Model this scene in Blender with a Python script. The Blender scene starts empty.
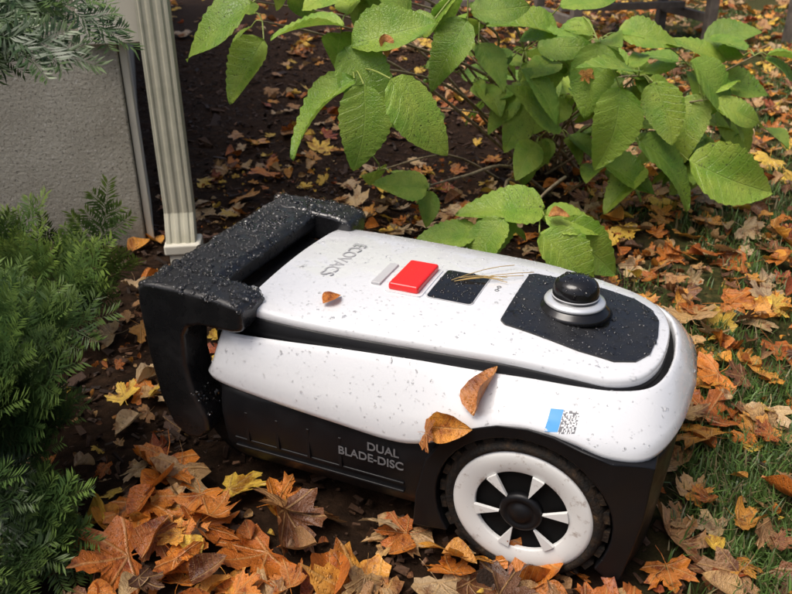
import bpy, bmesh, math, random
import numpy as np
from mathutils import Vector, Matrix, noise
from mathutils.bvhtree import BVHTree
rng=np.random.default_rng(7); random.seed(7)
S=bpy.context.scene
# ---------------- camera
cam=bpy.data.cameras.new("camera"); co=bpy.data.objects.new("camera",cam); S.collection.objects.link(co)
co.location=(0,0,.8); co.rotation_euler=(math.radians(63),0,0); cam.lens=36.2; cam.sensor_width=36; cam.clip_end=600; cam.clip_start=.02
cam.dof.use_dof=True; cam.dof.focus_distance=1.12; cam.dof.aperture_fstop=11
S.camera=co
# ---------------- light
w=bpy.data.worlds.new("World"); S.world=w; w.use_nodes=True
nt=w.node_tree; bg=nt.nodes['Background']; sky=nt.nodes.new('ShaderNodeTexSky'); sky.sky_type='NISHITA'; sky.sun_disc=False
AZ,EL=-118,64
sky.sun_elevation=math.radians(EL); sky.sun_rotation=math.radians(AZ); sky.dust_density=7; sky.ozone_density=.3; sky.air_density=.8
nt.links.new(sky.outputs[0],bg.inputs[0]); bg.inputs[1].default_value=.15
sl=bpy.data.lights.new("sun","SUN"); sl.energy=2.5; sl.angle=math.radians(38); sl.color=(1,.975,.93)
so=bpy.data.objects.new("sun",sl); S.collection.objects.link(so)
az=math.radians(AZ); el=math.radians(EL)
d=Vector((math.sin(az)*math.cos(el),math.cos(az)*math.cos(el),math.sin(el)))
so.rotation_euler=d.to_track_quat('Z','Y').to_euler()
S.view_settings.view_transform='Standard'; S.view_settings.look='None'; S.view_settings.exposure=0

# ---------------- material helpers
class M:
    def __init__(s,name,rough=.5,col=(.5,.5,.5),**kw):
        s.m=bpy.data.materials.new(name); s.m.use_nodes=True; s.t=s.m.node_tree; s.b=s.t.nodes['Principled BSDF']
        s.b.inputs['Base Color'].default_value=(*col,1); s.b.inputs['Roughness'].default_value=rough
        for k,v in kw.items(): s.b.inputs[k.replace('_',' ')].default_value=v
    def n(s,t,**kw):
        x=s.t.nodes.new('ShaderNode'+t)
        for k,v in kw.items(): setattr(x,k,v)
        return x
    def l(s,a,b): s.t.links.new(a,b)
    def math(s,op,a,b=None,c=None,clamp=False):
        x=s.n('Math',operation=op); x.use_clamp=clamp
        for i,v in enumerate((a,b,c)):
            if v is None: continue
            if isinstance(v,(int,float)): x.inputs[i].default_value=v
            else: s.l(v,x.inputs[i])
        return x.outputs[0]
    def noise(s,scale,detail=6,vec=None,rough=.55,w=0):
        x=s.n('TexNoise'); x.inputs['Scale'].default_value=scale; x.inputs['Detail'].default_value=detail; x.inputs['Roughness'].default_value=rough
        if vec is None: vec=s.obj()
        s.l(vec,x.inputs['Vector']); return x.outputs['Fac']
    def obj(s):
        if not hasattr(s,'_o'): s._o=s.n('TexCoord').outputs['Object']
        return s._o
    def ramp(s,fac,stops):
        x=s.n('ValToRGB'); e=x.color_ramp.elements
        while len(e)<len(stops): e.new(.5)
        for i,(p,c) in enumerate(stops):
            e[i].position=p; e[i].color=(*c,1) if len(c)==3 else c
        s.l(fac,x.inputs[0]); return x.outputs[0]
    def mix(s,fac,a,b,mode='MIX'):
        x=s.n('Mix',data_type='RGBA',blend_type=mode)
        for i,v in ((0,fac),(6,a),(7,b)):
            if isinstance(v,(int,float)): x.inputs[i].default_value=v
            elif isinstance(v,tuple): x.inputs[i].default_value=(*v,1)
            else: s.l(v,x.inputs[i])
        return x.outputs[2]
    def bump(s,h,strength=.5,dist=.002,prev=None):
        x=s.n('Bump'); x.inputs['Strength'].default_value=strength; x.inputs['Distance'].default_value=dist; s.l(h,x.inputs['Height'])
        if prev is not None: s.l(prev,x.inputs['Normal'])
        return x.outputs[0]
    def col(s,c): s.l(c,s.b.inputs['Base Color'])
    def nrm(s,c): s.l(c,s.b.inputs['Normal'])
    def transl(s,c,f):
        tr=s.n('BsdfTranslucent'); s.l(c,tr.inputs[0]); ms=s.n('MixShader'); ms.inputs[0].default_value=f
        s.l(s.b.outputs[0],ms.inputs[1]); s.l(tr.outputs[0],ms.inputs[2]); s.l(ms.outputs[0],s.t.nodes['Material Output'].inputs[0])
def maprange(m,v,a,b,c=0.,d=1.):
    x=m.n('MapRange'); x.inputs[1].default_value=a;x.inputs[2].default_value=b;x.inputs[3].default_value=c;x.inputs[4].default_value=d
    m.l(v,x.inputs[0]); return x.outputs[0]

# ---------------- mesh helpers
def link(o,parent=None):
    S.collection.objects.link(o)
    if parent: o.parent=parent
    return o
def empty(name,loc=(0,0,0),rz=0):
    o=bpy.data.objects.new(name,None); o.location=loc; o.rotation_euler=(0,0,rz); o.empty_display_size=.1; return link(o)
def mk(name,V,F,mat,parent=None,smooth=True,bevel=0,seg=3,sub=0,solid=0):
    me=bpy.data.meshes.new(name); me.from_pydata([tuple(v) for v in V],[],[tuple(f) for f in F]); 
    bm=bmesh.new(); bm.from_mesh(me); bmesh.ops.recalc_face_normals(bm,faces=bm.faces); bm.to_mesh(me); bm.free()
    if mat: me.materials.append(mat)
    if smooth: me.polygons.foreach_set('use_smooth',[True]*len(me.polygons))
    o=link(bpy.data.objects.new(name,me),parent)
    if solid:
        s=o.modifiers.new('s','SOLIDIFY'); s.thickness=solid; s.offset=0
    if bevel:
        b=o.modifiers.new('b','BEVEL'); b.width=bevel; b.segments=seg; b.limit_method='ANGLE'; b.angle_limit=math.radians(35); b.harden_normals=True
    return o
def mk_np(name,V,F,mats,parent=None,uv=None,col=None,midx=None,smooth=True):
    me=bpy.data.meshes.new(name); V=np.asarray(V,dtype=np.float32); F=np.asarray(F,dtype=np.int32); k=F.shape[1]
    me.vertices.add(len(V)); me.vertices.foreach_set('co',V.ravel())
    me.loops.add(F.size); me.loops.foreach_set('vertex_index',F.ravel())
    me.polygons.add(len(F)); me.polygons.foreach_set('loop_start',np.arange(0,F.size,k,dtype=np.int32))
    try: me.polygons.foreach_set('loop_total',np.full(len(F),k,dtype=np.int32))
    except Exception: pass
    for m in mats: me.materials.append(m)
    if midx is not None: me.polygons.foreach_set('material_index',np.asarray(midx,dtype=np.int32))
    me.polygons.foreach_set('use_smooth',np.full(len(F),smooth))
    if uv is not None:
        u=me.uv_layers.new(name='UVMap'); u.data.foreach_set('uv',np.asarray(uv,dtype=np.float32)[F.ravel()].ravel())
    if col is not None:
        a=me.color_attributes.new('Col','FLOAT_COLOR','POINT'); a.data.foreach_set('color',np.asarray(col,dtype=np.float32).ravel())
    me.update(calc_edges=True); me.validate()
    return link(bpy.data.objects.new(name,me),parent)
def extr(name,prof,y0,y1,mat,parent,bevel=.003,bend=None):
    n=len(prof); V=[(x,y0,z) for x,z in prof]+[(x,y1,z) for x,z in prof]
    if bend: V=[(x,bend(x,y),z) for x,y,z in V]
    F=[tuple(range(n)),tuple(range(2*n-1,n-1,-1))]+[(i,(i+1)%n,n+(i+1)%n,n+i) for i in range(n)]
    return mk(name,V,F,mat,parent,bevel=bevel)
def box(name,c,s,mat,parent,bevel=.003,rz=0,seg=3):
    V=[((i&1)-.5,((i>>1)&1)-.5,((i>>2)&1)-.5) for i in range(8)]
    cr,sr=math.cos(rz),math.sin(rz)
    V=[(c[0]+(x*s[0])*cr-(y*s[1])*sr,c[1]+(x*s[0])*sr+(y*s[1])*cr,c[2]+z*s[2]) for x,y,z in V]
    F=[(0,2,3,1),(4,5,7,6),(0,1,5,4),(2,6,7,3),(0,4,6,2),(1,3,7,5)]
    return mk(name,V,F,mat,parent,bevel=bevel,seg=seg)
def lathe(name,prof,mat,parent,n=48,axis='z',c=(0,0,0),caps=True):
    V=[];F=[]
    for r,h in prof:
        for i in range(n):
            a=2*math.pi*i/n
            p=(r*math.cos(a),r*math.sin(a),h) if axis=='z' else (r*math.cos(a),-h,r*math.sin(a))
            V.append((p[0]+c[0],p[1]+c[1],p[2]+c[2]))
    for j in range(len(prof)-1):
        for i in range(n): F.append((j*n+i,j*n+(i+1)%n,(j+1)*n+(i+1)%n,(j+1)*n+i))
    if caps: F.append(tuple(range(n))); F.append(tuple((len(prof)-1)*n+i for i in range(n)))
    return mk(name,V,F,mat,parent)
def tube_arr(P,R,ns=6):
    P=[Vector(p) for p in P]; V=[];F=[]
    for i,p in enumerate(P):
        t=(P[min(i+1,len(P)-1)]-P[max(i-1,0)]).normalized()
        a=t.orthogonal().normalized() if i==0 else (a-t*a.dot(t)).normalized()
        b=t.cross(a)
        for k in range(ns):
            an=2*math.pi*k/ns; V.append(p+(a*math.cos(an)+b*math.sin(an))*R[i])
    for i in range(len(P)-1):
        for k in range(ns): F.append((i*ns+k,i*ns+(k+1)%ns,(i+1)*ns+(k+1)%ns,(i+1)*ns+k))
    return np.array([tuple(v) for v in V]),np.array(F)
class Acc:
    def __init__(s): s.V=[];s.F=[];s.n=0
    def add(s,V,F): s.V.append(V); s.F.append(F+s.n); s.n+=len(V)
    def get(s): return np.concatenate(s.V),np.concatenate(s.F)
def catmull(C,per=6):
    C=[np.array(c,float) for c in C]; out=[]
    for i in range(len(C)-1):
        p0=C[max(i-1,0)];p1=C[i];p2=C[i+1];p3=C[min(i+2,len(C)-1)]
        for k in range(per):
            t=k/per
            out.append(.5*((2*p1)+(-p0+p2)*t+(2*p0-5*p1+4*p2-p3)*t*t+(-p0+3*p1-3*p2+p3)*t**3))
    out.append(C[-1]); return out

def gh(x,y):
    x=np.asarray(x,float);y=np.asarray(y,float)
    return .010*np.sin(2.1*x+1.2*np.sin(1.7*y))+.006*np.sin(7.3*x+2.1*y)*np.sin(5.9*y-1.3*x)+.003*np.sin(19*x+3*np.sin(11*y))-.012
def lawn_edge(y): return .17+.24*y

# ---------------- ground
def axis(a,b,st,far):
    xs=list(np.arange(a,b,st)); g=st; x=a; L=[]
    while x>-far: g*=1.25; x-=g; L.append(x)
    x=xs[-1]; g=st; R=[]
    while x<far: g*=1.25; x+=g; R.append(x)
    return np.array(L[::-1]+xs+R)
xs=axis(-1.6,3.2,.018,250); ys=axis(.3,5.2,.018,250)
X,Y=np.meshgrid(xs,ys); Z=gh(X,Y)
fz=np.array([noise.fractal(Vector((x*14,y*14,0)),1.,2.,4) if (-1.7<x<3.3 and .2<y<5.4) else 0 for x,y in zip(X.ravel(),Y.ravel())]).reshape(X.shape)
Z=Z+fz*.009
V=np.stack([X,Y,Z],-1).reshape(-1,3); nx=len(xs); ny=len(ys)
i=np.arange(nx-1)[None,:]+np.arange(ny-1)[:,None]*nx; i=i.ravel()
F=np.stack([i,i+1,i+1+nx,i+nx],1)
m=M('soil_and_lawn',rough=.85); m.b.inputs['Specular IOR Level'].default_value=.12
sep=m.n('SeparateXYZ'); m.l(m.obj(),sep.inputs[0])
e=m.math('SUBTRACT',sep.outputs[0],m.math('MULTIPLY_ADD',sep.outputs[1],.24,.17))
e=m.math('ADD',e,m.math('MULTIPLY',m.math('SUBTRACT',m.noise(3.5,5),.5),.7))
mask=maprange(m,e,-.05,.12)
soil=m.ramp(m.noise(38,8,rough=.7),[(.3,(.011,.006,.003)),(.52,(.035,.018,.009)),(.68,(.07,.038,.02)),(.85,(.14,.08,.045))])
soil=m.mix(m.math('MULTIPLY',m.noise(4,3),.5),soil,(.018,.010,.006))
lawn=m.ramp(m.noise(60,8,rough=.75),[(.3,(.02,.018,.008)),(.5,(.05,.055,.016)),(.62,(.11,.085,.03)),(.8,(.26,.16,.06))])
m.col(m.mix(mask,soil,lawn)); m.nrm(m.bump(m.noise(70,8,rough=.75),1,.012))
ground=mk_np('ground',V,F,[m.m])

# ---------------- instancing
def batch(protos,pid,P,R,Sc,col=None):
    VV=[];TT=[];UU=[];CC=[];MM=[];off=0
    for k,(pv,pt,pu,pm) in enumerate(protos):
        ix=np.where(pid==k)[0]
        if len(ix)==0: continue
        v=np.einsum('nij,vj->nvi',R[ix],pv)*Sc[ix][:,None,None]+P[ix][:,None,:]
        n=len(ix); nv=len(pv)
        VV.append(v.reshape(-1,3)); TT.append((pt[None]+(np.arange(n)*nv)[:,None,None]+off).reshape(-1,pt.shape[1]))
        UU.append(np.tile(pu,(n,1))); MM.append(np.full(n*len(pt),pm))
        if col is not None: CC.append(np.repeat(col[ix],nv,axis=0))
        off+=n*nv
    return np.concatenate(VV),np.concatenate(TT),np.concatenate(UU),(np.concatenate(CC) if col is not None else None),np.concatenate(MM)
def rots(yaw,tx,ty):
    n=len(yaw); c,s=np.cos(yaw),np.sin(yaw); Z0=np.zeros(n);O=np.ones(n)
    Rz=np.stack([c,-s,Z0,s,c,Z0,Z0,Z0,O],-1).reshape(n,3,3)
    c,s=np.cos(tx),np.sin(tx); Rx=np.stack([O,Z0,Z0,Z0,c,-s,Z0,s,c],-1).reshape(n,3,3)
    c,s=np.cos(ty),np.sin(ty); Ry=np.stack([c,Z0,s,Z0,O,Z0,-s,Z0,c],-1).reshape(n,3,3)
    return Rz@Rx@Ry
def frame(dirv,nrm):
    y=np.array(dirv,float); y/=np.linalg.norm(y); z=np.array(nrm,float); z=z-y*z.dot(y); z/=np.linalg.norm(z)+1e-9; x=np.cross(y,z)
    return np.stack([x,y,z],1)
# ---------------- bark chips
chip=[]
for k in range(10):
    L=rng.uniform(.6,1.4); W=rng.uniform(.2,.5); H=rng.uniform(.08,.25)
    v=np.array([[((i&1)-.5)*L,(((i>>1)&1)-.5)*W,(((i>>2)&1)-.5)*H] for i in range(8)])+rng.normal(0,.06,(8,3))
    f=np.array([(0,2,3,1),(4,5,7,6),(0,1,5,4),(2,6,7,3),(0,4,6,2),(1,3,7,5)])
    chip.append((v,f,v[:,:2]*.5+.5,0))
n=26000
x=rng.uniform(-1.3,2.2,n); y=.45+rng.uniform(0,1,n)**1.5*4.5
k=(x<lawn_edge(y)+rng.normal(0,.12,n)); x=x[k];y=y[k];n=len(x)
sc=.010*np.exp(rng.normal(0,.5,n)); P=np.stack([x,y,gh(x,y)+.003+rng.uniform(0,.008,n)],-1)
R=rots(rng.uniform(0,6.28,n),rng.normal(0,.35,n),rng.normal(0,.35,n))
b=rng.uniform(.4,1.5,n)[:,None]*np.array([[.055,.028,.015]]); wt=rng.uniform(0,1,n)>.94; b[wt]*=3.2
V,T,U,C,MM=batch(chip,rng.integers(0,10,n),P,R,sc,np.concatenate([b,np.ones((n,1))],1))
m=M('bark_mulch',rough=.6); m.b.inputs['Specular IOR Level'].default_value=.25; at=m.n('Attribute',attribute_name='Col'); m.col(m.mix(.6,at.outputs['Color'],m.ramp(m.noise(200,4),[(.3,(.2,.2,.2)),(.7,(1,1,1))]),'MULTIPLY')); m.nrm(m.bump(m.noise(300,4),.6,.002))
mk_np('bark_mulch',V,T,[m.m],col=C,midx=MM,smooth=False)

# ---------------- fallen leaves
half=[(0,1.0),(.06,.90),(.15,.86),(.16,.76),(.27,.70),(.24,.58),(.22,.47),(.34,.54),(.42,.60),(.50,.70),(.56,.64),(.74,.68),(.70,.56),(.76,.46),(.64,.38),(.54,.28),(.64,.22),(.70,.12),(.80,.04),(.64,-.06),(.56,-.16),(.38,-.14),(.2,-.17),(.06,-.06)]
def maple(hi,curl):
    o=half+[(-a,b) for a,b in half[:0:-1]]
    o=np.array(o)*(1+rng.normal(0,.035,(len(o),2))); asx=rng.uniform(.8,1.1); o[:,0]*=asx
    c=np.array([0,.14]); fr=[.3,.65,1] if hi else [.55,1]; N=len(o)
    v=[c]; 
    for f in fr:
        for p in o: v.append(c+(p-c)*f)
    v=np.array(v); T=[(0,1+i,1+(i+1)%N) for i in range(N)]
    for j in range(len(fr)-1):
        a=1+j*N;b=a+N
        for i in range(N):
            i2=(i+1)%N; T+=[(a+i,b+i,b+i2),(a+i,b+i2,a+i2)]
    q=v-c; r=np.hypot(q[:,0],q[:,1]); th=np.arctan2(q[:,0],q[:,1])
    ph=rng.uniform(0,6.28,4)
    vd=np.min(np.abs(np.stack([th-a for a in (0,.85,-.85,1.65,-1.65)])),0)
    z=curl*(rng.uniform(-.25,.55)*r**2+rng.uniform(.05,.3)*np.sin(2*th+ph[0])*r**1.5+.12*np.sin(3*th+ph[1])*r**2+.09*np.sin(7*v[:,0]+ph[2])*r+.08*np.sin(9*v[:,1]+ph[3])*r)+np.minimum(vd,.4)*.13*r
    v3=np.concatenate([v,z[:,None]],1)
    k=len(v3); st=np.array([[-.012,.02,0],[.012,.02,0],[.05,-.35,.03],[.03,-.35,.03],[.14,-.62,.1],[.125,-.62,.1]]); v3=np.concatenate([v3,st]); T+=[(k,k+1,k+2),(k,k+2,k+3),(k+3,k+2,k+4),(k+3,k+4,k+5)]
    uv=v3[:,:2]*.5+.5
    v3[:,1]-=.35
    if curl>1.0:
        an=rng.uniform(0,3.14); ca,sa=math.cos(an),math.sin(an); uu=v3[:,0]*ca+v3[:,1]*sa
        ww=-v3[:,0]*sa+v3[:,1]*ca; K=rng.uniform(1.0,2.2); uu2=np.sin(uu*K)/K; zz=(1-np.cos(uu*K))/K
        v3=np.stack([uu2*ca-ww*sa,uu2*sa+ww*ca,v3[:,2]*.7+zz],1)
    v3[:,2]-=np.percentile(v3[:,2],20)
    return (v3,np.array(T),uv,0)
def ovate(hi,curl,mat=1):
    na=9 if hi else 6; v=[];uv=[]
    for i in range(na+1):
        t=i/na; wd=.34*math.sin(math.pi*min(1,t**.8))**.8*(1-.25*t)+.004
        for j in (-1,-.5,0,.5,1):
            v.append((wd*j*(1+rng.normal(0,.03)),t-.5,abs(j)*wd*.5)); uv.append((.5+wd*j*.5,t*.5+.5))
    v=np.array(v,float); K=rng.uniform(-2,2)*curl+.01; K2=rng.uniform(1,4)*curl
    y=v[:,1].copy(); v[:,1]=np.sin(y*K)/K; v[:,2]+=(1-np.cos(y*K))/K+K2*v[:,0]**2+.05*np.sin(8*y+rng.uniform(0,6))*np.sign(v[:,0])*curl
    v*=1.12
    T=[]
    for i in range(na):
        for j in range(4):
            a=i*5+j; T+=[(a,a+1,a+6),(a,a+6,a+5)]
    return (v,np.array(T),np.array(uv),mat)
protos=[maple(True,rng.uniform(.4,1.35)) for _ in range(16)]+[ovate(True,rng.uniform(.3,1.2)) for _ in range(6)]
lo=[maple(False,rng.uniform(.4,1.3)) for _ in range(8)]+[ovate(False,.8) for _ in range(5)]
flat=[ovate(True,.25),maple(True,.5)]
ALL=protos+lo+flat
pal=np.array([(.52,.17,.025),(.60,.27,.045),(.40,.115,.02),(.46,.28,.125),(.38,.20,.085),(.20,.08,.033),(.70,.46,.07),(.30,.065,.018),(.52,.37,.21),(.12,.055,.03)])
def leaf_rand(n,weights):
    c=pal[rng.choice(len(pal),n,p=np.array(weights)/sum(weights))]*rng.uniform(.75,1.2,(n,1)); return np.concatenate([c,rng.uniform(0,1,(n,1))],1)
MO=Vector((-.191,1.141)); MA=math.radians(-23)
def inmower(x,y,pad=0):
    dx=x-MO.x;dy=y-MO.y; l=dx*math.cos(MA)+dy*math.sin(MA); q=-dx*math.sin(MA)+dy*math.cos(MA)
    return (l>-.1-pad)&(l<.62+pad)&(np.abs(q)<.19+pad)
LP=[];LR=[];LS=[];LI=[];LC=[]
def scatter(n,x0,x1,y0,y1,size,cond,tilt,lift,wts,hi=True,maplefrac=.75):
    x=rng.uniform(x0,x1,n);y=rng.uniform(y0,y1,n); k=cond(x,y)&~inmower(x,y,size*.25); x=x[k];y=y[k];n=len(x)
    LP.append(np.stack([x,y,gh(x,y)+.006+rng.uniform(0,lift,n)],-1)); LR.append(rots(rng.uniform(0,6.28,n),rng.normal(0,tilt,n),rng.normal(0,tilt,n)))
    ism=rng.uniform(0,1,n)<maplefrac
    if hi: pid=np.where(ism,rng.integers(0,16,n),rng.integers(16,22,n))
    else: pid=np.where(ism,rng.integers(22,30,n),rng.integers(30,35,n))
    LS.append(size*np.exp(rng.normal(0,.27,n))); LI.append(pid); LC.append(leaf_rand(n,wts))
dn=lambda x,y,s,t:np.array([noise.noise(Vector((a*s,b*s,3.3)))>t for a,b in zip(x,y)])
wA=[4,4,2,3,2,2,2,1,2,1]; wT=[3,3,1,4,2,2,4,1,3,1]
scatter(150,-.45,.30,.55,1.0,.054,lambda x,y:(y<.96-.42*(x+.27)+.0)&(y>.62-.2*x)&(x>-.40),.3,.03,[7,5,5,2,3,3,1,2,1,2])
scatter(80,-.26,.60,.45,.80,.048,lambda x,y:x>-.2,.22,.015,wA)
scatter(100,-.65,-.25,.8,1.7,.042,lambda x,y:dn(x,y,3,-.1),.3,.02,wT)
scatter(300,-.7,1.1,1.4,2.6,.042,lambda x,y:(x<lawn_edge(y)+.1)&dn(x,y,2.5,.05),.25,.01,wA)
scatter(750,-.6,1.8,2.4,5.5,.045,lambda x,y:(x<lawn_edge(y)+.1)&dn(x,y,1.5,-.1),.25,.01,wT,hi=False)
scatter(110,-.4,.6,1.9,2.4,.045,lambda x,y:x>-.3,.25,.02,wT)
scatter(410,.3,1.9,.5,2.2,.045,lambda x,y:(x>lawn_edge(y)-.1)&dn(x,y,4,-.3),.3,.025,wA)
scatter(130,.30,1.05,.55,1.35,.040,lambda x,y:(x>.34),.3,.03,wA)
scatter(260,.45,1.3,1.1,2.5,.045,lambda x,y:(x>lawn_edge(y)-.18)&(x<lawn_edge(y)+.4)&dn(x,y,4,-.3),.35,.03,wA)
scatter(2600,.6,4.2,2.1,5.0,.042,lambda x,y:(x>lawn_edge(y)-.1)&dn(x,y,1.7,-.35),.3,.02,wT,hi=False)
scatter(5200,.5,8,4.9,11,.05,lambda x,y:x>0,.3,.02,wT,hi=False)
scatter(1500,-6,2,5,11,.05,lambda x,y:x<2,.3,.02,wT,hi=False)
scatter(1900,-.6,1.5,.5,2.6,.013,lambda x,y:x>-9,.5,.01,wT,hi=False,maplefrac=.3)
cM,sM=math.cos(MA),math.sin(MA); RM=np.array([[cM,-sM,0],[sM,cM,0],[0,0,1]])
def lay(p,Rr,size,pid,col): LP.append(np.array([p])); LR.append(Rr[None]); LS.append(np.array([size])); LI.append(np.array([pid])); LC.append(np.array([[*col,.37]]))
def onmower(l,y,z,dirv,nrm,size,pid,col):
    p=RM@np.array([l,y*.94,z]); lay([p[0]+MO.x,p[1]+MO.y,p[2]-.004],RM@frame(dirv,nrm),size,pid,col)
onmower(.158,-.116,.3035,(.3,.9,0),(.1,-.1,1),.031,35,(.62,.2,.03))
onmower(.402,-.188,.256,(.18,.72,.6),(-.75,-.6,.5),.062,16,(.42,.15,.03))
onmower(.368,-.226,.214,(.9,-.1,.25),(0,-.85,.5),.056,35,(.55,.22,.03))
onmower(.345,-.234,.202,(.5,-.5,.25),(0,-.9,.5),.028,37-1,(.40,.14,.03))
lay([-.02,1.585,.535],frame((.1,-.3,-.8),(.2,-.8,.3)),.040,17,(.5,.2,.05)); lay([.335,1.535,.205],frame((.8,-.3,.1),(0,-.4,.9)),.040,18,(.5,.22,.05)); lay([.44,1.87,.42],frame((.2,-.3,-.8),(.3,-.8,.3)),.03,3,(.55,.25,.06))
def leafmat(name,kind):
    m=M(name,rough=.42); m.b.inputs['Specular IOR Level'].default_value=.5; at=m.n('Attribute',attribute_name='Col'); uv=m.n('UVMap'); sp=m.n('SeparateXYZ'); m.l(uv.outputs[0],sp.inputs[0])
    X=m.math('MULTIPLY_ADD',sp.outputs[0],2,-1); Y=m.math('MULTIPLY_ADD',sp.outputs[1],2,-1)
    if kind=='maple':
        mn=None
        for a in (0,.82,-.82,1.6,-1.6):
            c,s=math.cos(a),math.sin(a)
            dd=m.math('ABSOLUTE',m.math('SUBTRACT',m.math('MULTIPLY',X,c),m.math('MULTIPLY',Y,s)))
            al=m.math('ADD',m.math('MULTIPLY',X,s),m.math('MULTIPLY',Y,c))
            dd=m.math('ADD',dd,m.math('MULTIPLY',m.math('LESS_THAN',al,0),9))
            mn=dd if mn is None else m.math('MINIMUM',mn,dd)
        v=maprange(m,mn,.008,.03,1,0)
    else:
        ax=m.math('ABSOLUTE',X); v1=maprange(m,ax,.006,.02,1,0)
        fr=m.math('ABSOLUTE',m.math('SUBTRACT',m.math('FRACT',m.math('MULTIPLY',m.math('SUBTRACT',Y,m.math('MULTIPLY',ax,.9)),8)),.5))
        v=m.math('MAXIMUM',v1,maprange(m,fr,.03,.09,.5,0))
    base=at.outputs['Color']
    cv=m.n('CombineXYZ'); m.l(X,cv.inputs[0]); m.l(Y,cv.inputs[1]); m.l(m.math('MULTIPLY',at.outputs['Alpha'],40),cv.inputs[2])
    blot=m.noise(2.2,6,cv.outputs[0],.65)
    base=m.mix(maprange(m,blot,.5,.64),base,m.mix(1.,base,(.42,.28,.22),'MULTIPLY'))
    base=m.mix(maprange(m,m.noise(9,5,cv.outputs[0],.7),.57,.7,0,.85),base,(.05,.022,.012))
    base=m.mix(m.math('MULTIPLY',v,.4),base,(.55,.34,.14))
    hs=m.mix(maprange(m,m.noise(1.3,2,cv.outputs[0]),.45,.62,0,.5),base,m.mix(1.,base,(1.3,1.25,.9),'MULTIPLY'))
    m.col(hs)
    vo=m.n('TexVoronoi'); vo.inputs['Scale'].default_value=22; m.l(cv.outputs[0],vo.inputs['Vector']); bead=maprange(m,vo.outputs['Distance'],.12,.34,1,0)
    hgt=m.math('ADD',m.math('ADD',m.noise(10,5,cv.outputs[0],.6),m.math('MULTIPLY',v,-.4)),m.math('MULTIPLY',bead,.35))
    m.nrm(m.bump(hgt,.7,.004))
    m.l(maprange(m,m.noise(3,3,cv.outputs[0]),.35,.65,.14,.5),m.b.inputs['Roughness'])
    m.transl(hs,.18)
    return m.m
LM=[leafmat('dry_maple_leaf','maple'),leafmat('dry_oval_leaf','oval')]
V,T,U,C,MM=batch(ALL,np.concatenate(LI),np.concatenate(LP),np.concatenate(LR),np.concatenate(LS),np.concatenate(LC))
mk_np('fallen_leaves',V,T,LM,uv=U,col=C,midx=MM)

# ---------------- grass
def grass(n,ypow,off):
    y=.5+rng.uniform(0,1,n)**ypow*6; x=lawn_edge(y)-.25+rng.uniform(0,1,n)**1.1*(.75+y*.75)
    den=np.array([noise.fractal(Vector((a*3,b*3,7.7)),1.,2.,3) for a,b in zip(x,y)])
    k=(den+rng.normal(0,.16,n)-np.clip((lawn_edge(y)+.08-x)*2.0,0,9)>off)&~inmower(x,y,.02); return x[k],y[k]
x1,y1=grass(150000,1.6,-.04)
n=11000; x2=rng.uniform(.33,.95,n); y2=rng.uniform(.55,1.25,n); den=np.array([noise.fractal(Vector((a*6,b*6,2.7)),1.,2.,3) for a,b in zip(x2,y2)])
k=(~inmower(x2,y2,.025))&(x2>.30+.10*y2+rng.normal(0,.04,n))&(den+rng.normal(0,.15,n)>-.12); x2=x2[k];y2=y2[k]
x=np.concatenate([x1,x2]);y=np.concatenate([y1,y2]);n=len(x)
L=rng.uniform(.016,.046,n); yaw=rng.uniform(0,6.28,n); lean=np.abs(rng.normal(.6,.4,n)); wd=rng.uniform(.0009,.0018,n)*(1+y*.15)
dx,dy=np.cos(yaw),np.sin(yaw); z0=gh(x,y)-.002
def row(t,wf):
    fx=L*np.sin(lean)*t*t; fz=L*(t*np.cos(lean*t))
    cx=x+dx*fx;cy=y+dy*fx;cz=z0+fz
    return np.stack([cx-dy*wd*wf,cy+dx*wd*wf,cz],-1),np.stack([cx+dy*wd*wf,cy-dx*wd*wf,cz],-1)
a,b=row(0,1);c,d2=row(.55,.8);e1,_=row(1,.0)
V=np.stack([a,b,c,d2,e1],1).reshape(-1,3); o=(np.arange(n)*5)[:,None]
T=np.concatenate([np.stack([o+0,o+1,o+3],-1)[:,0],np.stack([o+0,o+3,o+2],-1)[:,0],np.stack([o+2,o+3,o+4],-1)[:,0]])
g=np.array([.095,.165,.038])*rng.uniform(.5,1.5,(n,1)); dry=rng.uniform(0,1,n)>.84; g[dry]=np.array([.30,.24,.12])*rng.uniform(.5,1.1,(dry.sum(),1))
C=np.repeat(np.concatenate([g,np.ones((n,1))],1),5,axis=0)
m=M('grass_blades',rough=.45); at=m.n('Attribute',attribute_name='Col'); m.col(at.outputs['Color']); m.transl(at.outputs['Color'],.3)
mk_np('grass',V,T,[m.m],col=C)

# ---------------- MOWER
mow=empty('robotic_lawn_mower',(MO.x,MO.y,-.004),MA); mow.scale=(.992,.94,1)
m=M('white_plastic',rough=.26,col=(.66,.67,.685),Coat_Weight=1.,Coat_Roughness=.04) 
m.col(m.mix(maprange(m,m.noise(9,5,rough=.6),.60,.85,0,.07),(.66,.67,.685),(.50,.46,.42)))
m.l(maprange(m,m.noise(30,3),.3,.7,.20,.34),m.b.inputs['Roughness']); white=m.m
m=M('black_plastic',rough=.42,col=(.006,.006,.007)); m.b.inputs['Specular IOR Level'].default_value=.28; m.nrm(m.bump(m.noise(900,2),.25,.0006)); m.l(maprange(m,m.noise(25,5),.3,.7,.28,.55),m.b.inputs['Roughness']); black=m.m
m=M('wet_black_plastic',rough=.35,col=(.010,.010,.011)); m.b.inputs['Specular IOR Level'].default_value=.7; m.nrm(m.bump(m.noise(500,3),.5,.0008)); m.l(maprange(m,m.noise(30,5),.35,.65,.14,.5),m.b.inputs['Roughness']); wetblack=m.m
m=M('black_gloss',rough=.1,col=(.008,.008,.009)); m.l(maprange(m,m.noise(40,5),.4,.7,.08,.3),m.b.inputs['Roughness']); gloss=m.m
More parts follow.
